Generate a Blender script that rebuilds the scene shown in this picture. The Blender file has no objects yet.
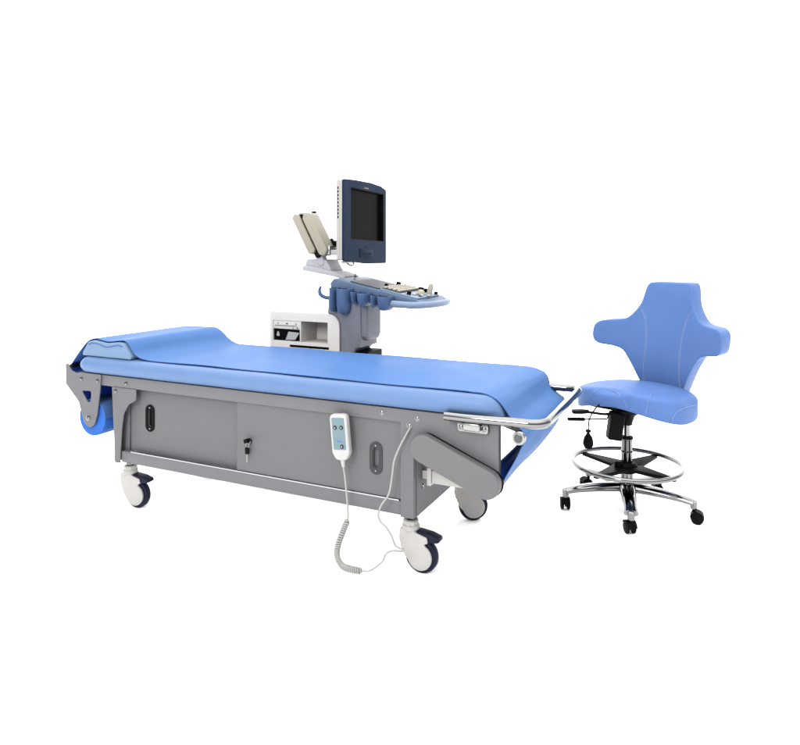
import bpy, bmesh, math, random
from mathutils import Vector, Matrix
random.seed(4)
S = bpy.context.scene
COL = S.collection
R = math.radians
PI = math.pi

# ------------------------------------------------------------------ materials
def mat(name, col, rough=.5, metal=0., spec=.5, bump=0., bscale=400., var=0., vscale=8., coat=0., bdist=.0006, trans=None):
    m = bpy.data.materials.new(name); m.use_nodes = True
    nt = m.node_tree; b = nt.nodes['Principled BSDF']
    b.inputs['Base Color'].default_value = (*col, 1)
    b.inputs['Roughness'].default_value = rough
    b.inputs['Metallic'].default_value = metal
    b.inputs['Specular IOR Level'].default_value = spec
    b.inputs['Coat Weight'].default_value = coat
    tc = nt.nodes.new('ShaderNodeTexCoord')
    if var > 0:
        n = nt.nodes.new('ShaderNodeTexNoise'); n.inputs['Scale'].default_value = vscale
        n.inputs['Detail'].default_value = 5
        nt.links.new(tc.outputs['Object'], n.inputs['Vector'])
        mr = nt.nodes.new('ShaderNodeMapRange')
        mr.inputs['From Min'].default_value = .3; mr.inputs['From Max'].default_value = .7
        mr.inputs['To Min'].default_value = 1 - var; mr.inputs['To Max'].default_value = 1 + var
        nt.links.new(n.outputs['Fac'], mr.inputs['Value'])
        h = nt.nodes.new('ShaderNodeHueSaturation'); h.inputs['Color'].default_value = (*col, 1)
        nt.links.new(mr.outputs['Result'], h.inputs['Value'])
        nt.links.new(h.outputs['Color'], b.inputs['Base Color'])
        mr2 = nt.nodes.new('ShaderNodeMapRange')
        mr2.inputs['From Min'].default_value = .3; mr2.inputs['From Max'].default_value = .7
        mr2.inputs['To Min'].default_value = max(.02, rough - .06); mr2.inputs['To Max'].default_value = rough + .06
        nt.links.new(n.outputs['Fac'], mr2.inputs['Value'])
        nt.links.new(mr2.outputs['Result'], b.inputs['Roughness'])
    if bump > 0:
        n2 = nt.nodes.new('ShaderNodeTexNoise'); n2.inputs['Scale'].default_value = bscale
        n2.inputs['Detail'].default_value = 3
        nt.links.new(tc.outputs['Object'], n2.inputs['Vector'])
        bp = nt.nodes.new('ShaderNodeBump'); bp.inputs['Strength'].default_value = bump
        bp.inputs['Distance'].default_value = bdist
        nt.links.new(n2.outputs['Fac'], bp.inputs['Height'])
        nt.links.new(bp.outputs['Normal'], b.inputs['Normal'])
    if trans:      # thin vinyl lets some light through
        tr = nt.nodes.new('ShaderNodeBsdfTranslucent'); tr.inputs['Color'].default_value = (*trans[0], 1)
        mx = nt.nodes.new('ShaderNodeMixShader'); mx.inputs['Fac'].default_value = trans[1]
        nt.links.new(b.outputs[0], mx.inputs[1]); nt.links.new(tr.outputs[0], mx.inputs[2])
        nt.links.new(mx.outputs[0], nt.nodes['Material Output'].inputs['Surface'])
    return m

M = dict(
    floor=mat('white_floor', (.96, .96, .96), .7, spec=.0, var=.004),
    grey=mat('grey_powder_coat', (0.0740, 0.0725, 0.0770), .55, spec=.15, bump=.25, bscale=900, var=.02),
    greyd=mat('grey_door_coat', (0.0675, 0.0664, 0.0705), .55, spec=.15, bump=.25, bscale=900, var=.02),
    armg=mat('grey_cover_plastic', (0.0688, 0.0688, 0.0712), .5, spec=.15, bump=.2, bscale=700, var=.02),
    sheet=mat('blue_sheet_vinyl', (0.0541, 0.1206, 0.2752), .45, spec=0.04, bump=.12, bscale=14, var=.03, vscale=5, bdist=.004, trans=((.01, .08, .45), .28)),
    matt=mat('blue_mattress_vinyl', (0.0581, 0.0994, 0.1887), .40, spec=0.12, bump=.15, bscale=20, var=.03, bdist=.003),
    pillow=mat('blue_pillow_vinyl', (0.0755, 0.1193, 0.1887), .40, spec=0.12, bump=.15, bscale=20, var=.03, bdist=.003),
    roll=mat('shaded_blue_roll_vinyl', (0.0170, 0.0680, 0.2550), .45, spec=0.05, var=.03),  # same vinyl as the sheet, its shade put into a deeper base colour
    chair=mat('blue_chair_vinyl', (0.0492, 0.0926, 0.2191), .5, spec=0.05, bump=.3, bscale=500, var=.03),
    seam=mat('pale_blue_thread', (0.1200, 0.1600, 0.2720), .6, spec=.1),
    piping=mat('dark_blue_piping', (.02, .05, .15), .6, spec=.1),
    chrome=mat('chrome', (0.1254, 0.1254, 0.1239), .10, metal=1., var=.02),
    steel=mat('brushed_steel', (.17, .17, .165), .28, metal=1., var=.04, vscale=60),
    alu=mat('aluminium_track', (.26, .26, .27), .35, metal=1., var=.03),
    blk=mat('black_plastic', (.0016, .0016, .002), .5, spec=.035, bump=.2, bscale=600),
    blkm=mat('black_metal', (.002, .002, .002), .45, spec=.05),
    navy=mat('navy_rubber', (.003, .004, .012), .5, spec=.1),
    wht=mat('white_caster_plastic', (0.2310, 0.2251, 0.2150), .45, spec=.12, var=.015),
    whtr=mat('white_handset_plastic', (0.2310, 0.2293, 0.2234), .4, spec=.12),
    cord=mat('pale_grey_cable', (0.1760, 0.1760, 0.1680), .5, spec=.15),
    face=mat('teal_keypad_film', (0.0782, 0.1148, 0.1275), .4, spec=.12),
    button=mat('dark_button', (.012, .015, .022), .35, spec=.2),
    mark=mat('blue_print', (.02, .08, .28), .5, spec=.1),
    cream=mat('cream_machine_plastic', (0.3872, 0.3740, 0.3564), .5, spec=.12, bump=.15, bscale=700, var=.015),
    beige=mat('beige_machine_plastic', (0.1870, 0.1742, 0.1403), .5, spec=.12, var=.02),
    lilac=mat('pale_grey_machine_plastic', (0.2296, 0.2296, 0.2460), .5, spec=.12, var=.015),
    mgrey=mat('slate_grey_machine_plastic', (0.1083, 0.1120, 0.1331), .5, spec=.1, bump=.15, bscale=700, var=.02),
    cblue=mat('blue_grey_console_plastic', (0.0527, 0.0782, 0.1275), .45, spec=.12, var=.02),
    cpale=mat('pale_blue_console_rim', (0.1062, 0.1403, 0.1997), .45, spec=.12, var=.02),
    cups=mat('blue_holder_plastic', (0.0342, 0.0594, 0.1215), .42, spec=.12, var=.03),
    shell=mat('ivory_monitor_shell', (0.2178, 0.2079, 0.1914), .5, spec=.1),
    mnavy=mat('navy_monitor_bezel', (0.0052, 0.0123, 0.0280), .5, spec=.03, var=.02),
    screen=mat('dark_screen_glass', (.0017, .0016, .002), .3, spec=.012),
    pull=mat('dark_pull_plastic', (.024, .024, .026), .5, spec=.1),
    knobf=mat('knob_grey', (.05, .05, .052), .4, spec=.15),
    panel=mat('dark_grey_membrane', (.035, .038, .045), .5, spec=.1),
    keyw=mat('ivory_key', (0.2210, 0.2040, 0.1700), .5, spec=.12),
    bounce_white=mat('bounce_white', (.85, .85, .84), .6, spec=.1),
    amber=mat('amber_mark', (.10, .035, .01), .5),
)

# ------------------------------------------------------------------ mesh builder
def smooth_closed(pts, n=6):
    out = []; N = len(pts)
    for i in range(N):
        p0, p1, p2, p3 = (Vector(pts[(i + k) % N]) for k in (-1, 0, 1, 2))
        for k in range(n):
            t = k / n
            out.append(.5 * ((2 * p1) + (p2 - p0) * t + (2 * p0 - 5 * p1 + 4 * p2 - p3) * t * t + (3 * p1 - p0 - 3 * p2 + p3) * t ** 3))
    return out
def smooth_open(pts, n=6):
    P = [Vector(p) for p in pts]; out = []
    for i in range(len(P) - 1):
        p1, p2 = P[i], P[i + 1]
        p0 = P[i - 1] if i else p1 * 2 - p2
        p3 = P[i + 2] if i + 2 < len(P) else p2 * 2 - p1
        for k in range(n):
            t = k / n
            out.append(.5 * ((2 * p1) + (p2 - p0) * t + (2 * p0 - 5 * p1 + 4 * p2 - p3) * t * t + (3 * p1 - p0 - 3 * p2 + p3) * t ** 3))
    out.append(P[-1]); return out
def fillet(pts, rads, n=6):
    """closed 2-D polygon with rounded corners"""
    out = []; N = len(pts)
    for i in range(N):
        p = Vector(pts[i]); a = Vector(pts[i - 1]); b = Vector(pts[(i + 1) % N])
        r = rads[i] if isinstance(rads, (list, tuple)) else rads
        da, db = (a - p), (b - p)
        if r <= 0 or da.length < 1e-6 or db.length < 1e-6: out.append(p); continue
        da.normalize(); db.normalize()
        ang = da.angle(db)
        if ang > PI - .02: out.append(p); continue
        t = min(r / math.tan(ang / 2), (a - p).length * .49, (b - p).length * .49)
        q0, q1 = p + da * t, p + db * t
        for k in range(n + 1):
            s = k / n
            out.append((1 - s) ** 2 * q0 + 2 * s * (1 - s) * p + s * s * q1)
    return out

class MB:
    def __init__(s): s.bm = bmesh.new()
    def _merge(s, tb, mx=None):
        if mx is not None: bmesh.ops.transform(tb, matrix=mx, verts=tb.verts)
        bmesh.ops.recalc_face_normals(tb, faces=tb.faces)
        me = bpy.data.meshes.new('tmp'); tb.to_mesh(me); tb.free()
        s.bm.from_mesh(me); bpy.data.meshes.remove(me); return s
    def box(s, x0, x1, y0, y1, z0, z1, bev=0, seg=2, mx=None):
        tb = bmesh.new(); bmesh.ops.create_cube(tb, size=1)
        for v in tb.verts:
            v.co = Vector(((x0 + x1) / 2 + v.co.x * (x1 - x0), (y0 + y1) / 2 + v.co.y * (y1 - y0), (z0 + z1) / 2 + v.co.z * (z1 - z0)))
        if bev > 0: bmesh.ops.bevel(tb, geom=tb.edges[:], offset=bev, segments=seg, profile=.5, affect='EDGES')
        return s._merge(tb, mx)
    def prism(s, poly, a, b, axis='y', bev=0, seg=2, mx=None, holes=(), cuts=None, warp=None):
        """2-D polygon extruded between a and b along axis (poly = the other two coordinates in order)"""
        def put(p, h):
            p = (p[0], p[1])
            return {'y': (p[0], h, p[1]), 'z': (p[0], p[1], h), 'x': (h, p[0], p[1])}[axis]
        tb = bmesh.new()
        if holes:
            loops = [poly] + list(holes); rims = []
            for h in (a, b):
                ed = []
                for lp in loops:
                    vs = [tb.verts.new(put(p, h)) for p in lp]
                    ed += [tb.edges.new((vs[i - 1], vs[i])) for i in range(len(vs))]
                    rims.append(vs)
                bmesh.ops.triangle_fill(tb, use_beauty=True, use_dissolve=False, edges=ed)
            k = len(loops)
            for j in range(k):
                A, B = rims[j], rims[j + k]
                for i in range(len(A)): tb.faces.new((A[i - 1], A[i], B[i], B[i - 1]))
        else:
            A = [tb.verts.new(put(p, a)) for p in poly]; B = [tb.verts.new(put(p, b)) for p in poly]
            f0 = tb.faces.new(A); f1 = tb.faces.new(B[::-1])
            for i in range(len(A)): tb.faces.new((A[i - 1], A[i], B[i], B[i - 1]))
            if bev > 0:
                bmesh.ops.recalc_face_normals(tb, faces=tb.faces)
                ee = [e for e in tb.edges if any(len(f.verts) == len(poly) for f in e.link_faces) and e.calc_face_angle(0) > .8]
                bmesh.ops.bevel(tb, geom=ee, offset=bev, segments=seg, profile=.5, affect='EDGES', clamp_overlap=True)
        if cuts:
            for co, no in cuts:
                bmesh.ops.bisect_plane(tb, geom=tb.verts[:] + tb.edges[:] + tb.faces[:], plane_co=co, plane_no=no)
        if warp:
            for v in tb.verts: v.co = warp(v.co)
        return s._merge(tb, mx)
    def tube(s, pts, r, n=12, closed=False, mx=None):
        tb = bmesh.new(); P = [Vector(p) for p in pts]; N = len(P)
        rr = r if isinstance(r, (list, tuple)) else [r] * N
        T = []
        for i in range(N):
            a = P[i - 1] if (i or closed) else P[0]; b = P[(i + 1) % N] if (i < N - 1 or closed) else P[-1]
            T.append((b - a).normalized())
        up = Vector((0, 0, 1)) if abs(T[0].z) < .9 else Vector((1, 0, 0))
        nrm = (up - T[0] * up.dot(T[0])).normalized(); rings = []
        for i in range(N):
            nrm = (nrm - T[i] * nrm.dot(T[i])).normalized(); bi = T[i].cross(nrm)
            rings.append([tb.verts.new(P[i] + (nrm * math.cos(2 * PI * k / n) + bi * math.sin(2 * PI * k / n)) * rr[i]) for k in range(n)])
        for i in range(N if closed else N - 1):
            A, B = rings[i], rings[(i + 1) % N]
            for k in range(n): tb.faces.new((A[k], A[(k + 1) % n], B[(k + 1) % n], B[k]))
        if not closed:
            tb.faces.new(rings[0][::-1]); tb.faces.new(rings[-1])
        return s._merge(tb, mx)
    def lathe(s, prof, o=(0, 0, 0), axis='z', n=32, mx=None):
        tb = bmesh.new(); rings = []
        for r, h in prof:
            if r < 1e-6: rings.append([tb.verts.new((0, 0, h))]); continue
            rings.append([tb.verts.new((r * math.cos(2 * PI * k / n), r * math.sin(2 * PI * k / n), h)) for k in range(n)])
        for A, B in zip(rings, rings[1:]):
            for k in range(n):
                k2 = (k + 1) % n
                if len(A) == 1 and len(B) == 1: continue
                if len(A) == 1: tb.faces.new((A[0], B[k], B[k2]))
                elif len(B) == 1: tb.faces.new((A[k], A[k2], B[0]))
                else: tb.faces.new((A[k], A[k2], B[k2], B[k]))
        if len(rings[0]) > 1: tb.faces.new(rings[0])
        if len(rings[-1]) > 1: tb.faces.new(rings[-1])
        rot = {'z': Matrix.Identity(4), 'x': Matrix.Rotation(PI / 2, 4, 'Y'), 'y': Matrix.Rotation(-PI / 2, 4, 'X')}[axis]
        bmesh.ops.transform(tb, matrix=Matrix.Translation(o) @ rot, verts=tb.verts)
        return s._merge(tb, mx)
    def cyl(s, r, h0, h1, o=(0, 0, 0), axis='z', n=32, bev=0, mx=None):
        b = bev
        pr = [(r, h0), (r, h1)] if b <= 0 else [(r - b, h0), (r - b * .3, h0 + b * .3), (r, h0 + b), (r, h1 - b), (r - b * .3, h1 - b * .3), (r - b, h1)]
        return s.lathe(pr, o, axis, n, mx)
    def grid(s, rows, closed_u=False, closed_v=False, caps=False, mx=None):
        tb = bmesh.new(); V = [[tb.verts.new(p) for p in row] for row in rows]
        nu, nv = len(V), len(V[0])
        for i in range(nu if closed_u else nu - 1):
            for j in range(nv if closed_v else nv - 1):
                tb.faces.new((V[i][j], V[(i + 1) % nu][j], V[(i + 1) % nu][(j + 1) % nv], V[i][(j + 1) % nv]))
        if caps: tb.faces.new(V[0]); tb.faces.new(V[-1][::-1])
        return s._merge(tb, mx)
    def build(s, name, m, parent=None, sharp=38):
        bm = s.bm
        bmesh.ops.remove_doubles(bm, verts=bm.verts, dist=1e-6)
        lim = R(sharp)
        for f in bm.faces: f.smooth = True
        for e in bm.edges:
            if len(e.link_faces) == 2 and e.calc_face_angle(0) > lim: e.smooth = False
        me = bpy.data.meshes.new(name); bm.to_mesh(me); bm.free()
        me.materials.append(M[m]); o = bpy.data.objects.new(name, me); COL.objects.link(o)
        if parent: o.parent = parent
        return o

def thing(name, label, cat, loc=(0, 0, 0), rz=0, group=None):
    o = bpy.data.objects.new(name, None); COL.objects.link(o)
    o.empty_display_size = .1
    o.location = loc; o.rotation_euler = (0, 0, rz); o['label'] = label; o['category'] = cat
    if group: o['group'] = group
    return o
def tag(o, label, cat, loc, rz):
    o.location = loc; o.rotation_euler = (0, 0, rz); o['label'] = label; o['category'] = cat
    return o
def dup(o, parent, loc=None, rz=None):
    c = o.copy(); COL.objects.link(c); c.parent = parent
    if loc is not None: c.location = loc
    if rz is not None: c.rotation_euler = (0, 0, rz)
    for ch in list(o.children): dup(ch, c)
    return c

# ------------------------------------------------------------------ setting
f = MB(); f.grid([[(60 * math.cos(2 * PI * k / 64) * r, 60 * math.sin(2 * PI * k / 64) * r, 0) for k in range(64)] for r in (1, .4, .1, .0001)], closed_v=True, caps=False)
fl = f.build('floor', 'floor'); fl['kind'] = 'structure'; fl.location = (0, 6, 0)

# ================================================================== BED
BO = (.0485, 2.41, 0); BR = R(-25.53)
W = .62
bed = thing('examination_bed', 'grey steel examination bed on casters with storage cabinet and blue mattress', 'bed', BO, BR)

# frame: rails all round, foot gusset plates, legs, bottom rail
b = MB()
side = [(-1.735, .605), (.317, .605), (.317, .395), (.297, .380), (.0, .470), (.0, .2135), (-.052, .2135), (-.052, .557), (-1.735, .557)]
b.prism(side, 0, .03, bev=.002); b.prism(side, W - .03, W, bev=.002)
b.box(-1.735, -1.705, .0302, W - .0302, .557, .605, .002)
frame = b.build('bed_frame', 'grey', bed)
b = MB(); b.box(-1.70, .19, .031, W - .031, .597, .603); b.build('mattress_deck', 'grey', bed)
leg = fillet([(-1.510, .5565), (-1.360, .5565), (-1.360, .508), (-1.405, .486), (-1.436, .440), (-1.447, .375), (-1.460, .215), (-1.490, .213)], [.002, .004, .018, .03, .05, .05, .004, .004])
for yy in (-.003, W - .003):
    b = MB(); b.prism(leg, yy, yy + .006, bev=.0012)
    s_ = 1 if yy < .1 else -1
    b.box(-1.4995, -1.4935, min(yy + .0062 * s_ , yy + .085 * s_) , max(yy + .0062 * s_, yy + .085 * s_), .216, .555)
    b.box(-1.4925, -1.4375, min(yy + .035 * s_, yy + .065 * s_), max(yy + .035 * s_, yy + .065 * s_), .2135, .556, .002)
    b.build('leg', 'grey', bed)
b = MB(); b.box(-1.456, -.0525, .004, .045, .218, .268, .003); b.build('bottom_rail', 'grey', bed)
b = MB(); b.box(-1.40, -.060, .004, .0075, .2682, .2735, .0008); b.box(-1.40, -.060, .0215, .0245, .2682, .2735, .0008); b.build('door_track', 'alu', bed)

# cabinet shell
b = MB()
b.box(-1.430, -.055, W - .028, W - .02, .233, .556)
b.box(-1.436, -1.4305, .05, W - .02, .222, .556); b.box(-1.425, -.060, .0475, .051, .233, .5555)
cab = b.build('cabinet', 'greyd', bed)
b = MB(); b.box(-1.430, -.055, .052, W - .03, .2185, .2215); b.build('bounce_board', 'bounce_white', bed)  # unseen white board added to bounce light onto the floor under the bed
b = MB(); b.prism([(.0, .2145), (W - .05, .2145), (W - .05, .5562), (.0, .5562)], -.004, .0, 'x', bev=.001, mx=Matrix.Translation((.0035, .025, 0)))
endw = b.build('end_wall', 'grey', bed)

def slot_handle(cx, cz, parent):
    w, h = .0245, .058
    def cap(r, hh):
        pts = []
        for k in range(13): a = PI * k / 12; pts.append((cx + r * math.cos(a), cz + hh + r * math.sin(a)))
        for k in range(13): a = PI + PI * k / 12; pts.append((cx + r * math.cos(a), cz - hh + r * math.sin(a)))
        return pts
    return cap
# sliding doors, each with a sunk pull
def door(x0, x1, z0, z1, y0, y1, hx_, hz_):
    q = MB(); cap = slot_handle(hx_, hz_, None)
    q.prism([(x0, z0), (x1, z0), (x1, z1), (x0, z1)], y0, y1, holes=[cap(.0128, .0262)[::-1]])
    return q.build('sliding_door', 'greyd', bed)
dl = door(-1.428, -.79, .262, .5562, .034, .046, -1.311, .427)
dr = door(-.803, -.054, .2745, .5562, .0095, .0205, -.156, .411)
dl['label'] = 'set back sliding door at the pillow end'; dr['label'] = 'front sliding door carrying the key lock'
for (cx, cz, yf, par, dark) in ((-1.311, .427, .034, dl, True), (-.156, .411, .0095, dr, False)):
    cap = slot_handle(cx, cz, par)
    b = MB(); b.prism(cap(.0265, .034), yf - .0035, yf - .0002, bev=.0, holes=[cap(.0125, .026)[::-1]])
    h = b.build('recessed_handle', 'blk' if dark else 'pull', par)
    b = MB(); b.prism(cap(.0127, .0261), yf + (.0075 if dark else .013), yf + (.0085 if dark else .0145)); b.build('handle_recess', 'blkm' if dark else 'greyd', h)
    for zz in (.047, -.047):
        b = MB(); b.lathe([(.0045, 0), (.0035, -.002), (0, -.0026)], (cx, yf - .0035, cz + zz), 'y', 14)
        b.build('handle_screw', 'chrome', h)
b = MB(); b.cyl(.0125, -.012, .0, (-.738, .0094, .402), 'y', 24, .002); lk = b.build('lock', 'chrome', dr)
b = MB(); b.cyl(.0085, -.0145, -.0122, (-.738, .0094, .402), 'y', 20); b.build('lock_core', 'blkm', lk)

# bolts
def bolt(x, y, z, r=.0085, ax='y'):
    q = MB()
    if ax == 'y': q.lathe([(r * 1.25, .0), (r * 1.25, -.0016), (r, -.0018), (r * .95, -.004), (r * .6, -.0058), (r * .4, -.006), (r * .38, -.0035), (0, -.0035)], (x, y, z), 'y', 18)
    else: q.lathe([(r * 1.25, .0), (r * 1.25, .0016), (r, .0018), (r * .95, .004), (r * .6, .0058), (r * .4, .006), (r * .38, .0035), (0, .0035)], (x, y, z), 'x', 18)
    return q.build('bolt', 'chrome', bed)
for p in ((-1.425, -.0001, .579), (-1.487, -.0031, .541), (-.128, -.0001, .584), (.016, -.0001, .578), (-.016, .0, .548)): bolt(*p)
bolt(.0037, .050, .437, .008, 'x'); bolt(.0037, .078, .310, .008, 'x')

# head brackets
hp = fillet([(-1.812, .640), (-1.795, .641), (-1.772, .612), (-1.742, .603), (-1.70, .6065), (-1.575, .6065), (-1.582, .53), (-1.600, .42), (-1.618, .372), (-1.650, .352), (-1.688, .376), (-1.722, .469), (-1.808, .545)],
            [.006, .006, .02, .015, 0, .006, .03, .03, .03, .04, .03, .03, .015], 5)
tri = fillet([(-1.704, .523), (-1.638, .526), (-1.641, .478), (-1.660, .470)], [.008, .010, .012, .012], 4)
for yy in (-.0072, W + .0022):
    b = MB(); b.prism(hp, yy, yy + .005, holes=[tri[::-1]]); hb = b.build('head_bracket', 'grey', bed)
for p in ((-1.705, -.0073, .579, .0085), (-1.598, -.0073, .578, .0085), (-1.657, -.0073, .400, .012)): bolt(*p)
b = MB(); b.cyl(.009, -.004, W + .004, (-1.779, .0, .632), 'y', 20); b.build('head_bar', 'blkm', bed)
# paper / vinyl roll at the head
b = MB()
pr = []
for k, r in enumerate((.02, .024, .03, .036, .042, .048, .054, .060, .066, .072, .078)):
    pr += [(r, .0035 + .0012 * (k % 2)), (r + .0045, .0035 + .0012 * (k % 2))]
pr += [(.0845, .007), (.086, .012), (.086, W - .03), (.083, W - .022), (.02, W - .022)]
b.lathe(pr, (-1.650, .004, .398), 'y', 48); b.build('vinyl_roll', 'roll', bed)
b = MB(); b.cyl(.014, -.002, W + .002, (-1.650, .0, .398), 'y', 18); b.build('roll_core', 'steel', bed)

# mattress
b = MB()
prof = []
Ym0, Ym1, Zm0, Zm1 = -.022, W + .015, .6075, .683
for k in range(9): a = -PI / 2 + (PI) * k / 8; prof.append((Ym1 - .034 + .034 * math.cos(a), (Zm0 + Zm1) / 2 + (Zm1 - Zm0) / 2 * math.sin(a)))
for k in range(9): a = PI / 2 + (PI) * k / 8; prof.append((Ym0 + .034 + .034 * math.cos(a), (Zm0 + Zm1) / 2 + (Zm1 - Zm0) / 2 * math.sin(a)))
rows = []
X0, X1 = -1.722, .332
xs = [X0 + .05 * (1 - math.cos(PI / 2 * k / 8)) for k in range(9)] + [X0 + .05 + (X1 - X0 - .13) * k / 40 for k in range(1, 40)] + [X1 - .08 + .08 * math.sin(PI / 2 * k / 10) for k in range(11)]
for x in xs:
    t0 = max(0, (X0 + .05 - x) / .05); t1 = max(0, (x - (X1 - .08)) / .08)
    k = max(.02, math.sqrt(max(0, 1 - max(t0, t1) ** 2)))
    zc = (Zm0 + Zm1) / 2; sc = .35 + .65 * k if False else k
    yi = (.034 if t0 > 0 else .045) * (1 - k)
    row = []
    for (y, z) in prof:
        yy = y + yi if y < .3 else y - yi
        bul = .0015 * math.sin(x * 23 + 1) * math.sin(x * 9)
        row.append((x, yy + (bul if y < .02 else 0), Zm0 + (z - Zm0) * k if t1 > 0 else zc + (z - zc) * k))
    rows.append(row)
b.grid(rows, closed_v=True, caps=True); b.build('mattress', 'matt', bed, 60)

# foot end: arm covers, roller, tension bar, push handle
def capsule(p, q, r, n=16):
    p, q = Vector(p), Vector(q); d = (q - p); a0 = math.atan2(d.y, d.x); out = []
    for k in range(n + 1): a = a0 + PI / 2 + PI * k / n; out.append((p.x + r * math.cos(a), p.y + r * math.sin(a)))
    for k in range(n + 1): a = a0 - PI / 2 + PI * k / n; out.append((q.x + r * math.cos(a), q.y + r * math.sin(a)))
    return out
for (ya, yb) in ((-.046, -.008),):
    b = MB(); b.prism(capsule((.055, .484), (.283, .393), .050), ya, yb, bev=.007, seg=4)
    b.build('arm_cover', 'armg', bed, 50)
    b = MB(); b.prism(capsule((.060, .484), (.288, .391), .048), ya + .0385 if ya < 0 else ya - .0075, yb + .0075 if ya < 0 else yb - .0385); b.build('arm_plate', 'blkm', bed)
b = MB(); b.cyl(.012, -.007, W + .007, (.285, 0, .385), 'y', 20); b.cyl(.030, .012, W - .012, (.285, 0, .385), 'y', 32, .002); b.build('lower_roller', 'roll', bed)
b = MB(); b.cyl(.017, .0, W - .0, (.388, 0, .554), 'y', 28, .0); b.build('tension_bar', 'blkm', bed)
for yy, ss in ((-.012, 1), (W - .012, 1)):
    b = MB(); b.lathe([(0, -.004), (.013, -.003), (.0145, .0), (.016, .0005), (.0215, .001), (.023, .004), (.023, .020), (.021, .023)], (.388, yy, .554), 'y', 30); kn = b.build('bar_knob', 'steel', bed)
    b = MB(); b.lathe([(0, -.0052), (.012, -.0046), (.0135, -.003), (.0135, .0)], (.388, yy, .554), 'y', 26); b.build('knob_cap', 'knobf', kn)
b = MB(); b.box(.045, .24, .06, .10, .330, .378, .004); b.box(.028, .045, .055, .105, .322, .386, .002); b.box(.004, .0279, .07, .09, .34, .37); b.build('actuator', 'wht', bed)
for yy, si in ((-.034, 1), (W + .034, -1)):
    b = MB(); b.prism(fillet([(.173, .588), (.286, .588), (.284, .556), (.175, .556)], .010), min(yy + .018 * si, yy + .0335 * si), max(yy + .018 * si, yy + .0335 * si), bev=.003)
    b.box(.20, .262, min(yy - .004 * si, yy + .02 * si), max(yy - .004 * si, yy + .02 * si), .565, .594, .006, 3); b.build('rail_clamp', 'steel', bed)
    if si > 0:
        bolt(.188, yy + .018, .572, .0085); bolt(.271, yy + .018, .572, .0085)
hx, hz, yn, yf2, rr = .480, .613, -.034, W - .028, .055
path = [(.135, yn, hz - .004), (.20, yn, hz - .004)]
for k in range(9): a = PI / 2 * k / 8; path.append((hx - rr + rr * math.sin(a), yn + rr - rr * math.cos(a), hz))
for k in range(9): a = PI / 2 * k / 8; path.append((hx - rr + rr * math.cos(a), yf2 - rr + rr * math.sin(a), hz))
path += [(.20, yf2, hz), (.135, yf2, hz)]
b = MB(); b.tube(path, .0155, 20); b.build('push_handle', 'chrome', bed)

# casters
def caster_meshes(parent, loc, rz):
    """stem at the origin, trailing along +x, top of collar at z=.213"""
    q = MB()
    q.lathe([(.0, .190), (.026, .190), (.030, .186), (.031, .172), (.029, .166), (.0, .166)], n=8)
    q.lathe([(.0, .170), (.031, .170), (.033, .165), (.034, .156), (.030, .150), (.0, .150)], n=32)
    c = (.045, .0625)
    side = [(c[0] + .0475 * math.cos(R(200) + R(222) * k / 24), c[1] + .0475 * math.sin(R(200) + R(222) * k / 24)) for k in range(25)]
    pts = [(-.034, .158), (-.0355, .120), (-.030, .092), (-.015, .063)] + side + [(.063, .113), (.078, .118), (.074, .138), (.030, .150), (.020, .158)]
    pts = fillet(pts, .006, 3)
    for y0, y1 in ((-.027, -.0155), (.0155, .027)): q.prism(pts, y0, y1, bev=.004, seg=3)
    top = fillet([(-.034, .158), (-.036, .128), (-.02, .126), (.060, .128), (.078, .131), (.072, .140), (.030, .152), (.020, .158)], .006, 3)
    q.prism(top, -.0154, .0154)
    o = q.build('caster', 'wht', parent); o.location = loc; o.rotation_euler = (0, 0, rz)
    q = MB(); q.lathe([(.030, -.015), (.054, -.0148), (.061, -.013), (.0640, -.007), (.0640, .007), (.061, .013), (.054, .0148), (.030, .015)], (.045, 0, .0640), 'y', 48); q.build('wheel', 'navy', o)
    q = MB(); q.lathe([(.0, -.0006), (.036, -.0006), (.0365, .0), (.0, .001)], (.045, -.0271, .0625), 'y', 40); q.build('wheel_cap', 'wht', o)
    q = MB(); ped = fillet([(.030, .136), (.030, .156), (.085, .150), (.118, .140), (.120, .126), (.102, .121), (.078, .119), (.060, .128)], .006, 3)
    q.prism(ped, -.021, .021, bev=.004, seg=3); q.build('brake_pedal', 'navy', o)
    q = MB(); q.cyl(.010, .188, .216, n=20); q.lathe([(.017, .190), (.019, .193), (.019, .199), (.017, .202)], n=6); q.build('stem', 'steel', o)
    return o
c0 = caster_meshes(bed, (-.038, .060, 0), 0)
dup(c0, bed, (-1.462, .060, 0), R(4)); dup(c0, bed, (-.020, W - .052, 0), R(30)); dup(c0, bed, (-1.45, W - .06, 0), R(-20))

# ------------------------------------------------------------------ pillow
b = MB()
pp = fillet([(-1.713, .6855), (-1.708, .705), (-1.672, .752), (-1.640, .760), (-1.555, .751), (-1.480, .760), (-1.445, .757), (-1.398, .700), (-1.400, .6855)], [.008, .01, .02, .015, .05, .02, .02, .01, .012], 5)
b.prism(pp, .004, W - .01, bev=.010, seg=4)
pil = tag(b.build('pillow', 'pillow', None, 50), 'low blue contoured pillow under the sheet at the head of the bed', 'pillow', BO, BR)
b = MB(); pt = [(p.x, .0025, p.y) for p in smooth_open([(-1.668, .7415), (-1.635, .7475), (-1.60, .7445), (-1.565, .735), (-1.53, .7365), (-1.485, .7465), (-1.452, .742)], 5)]
b.tube(pt, .0017, 6); b.build('piping', 'piping', pil)

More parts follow.
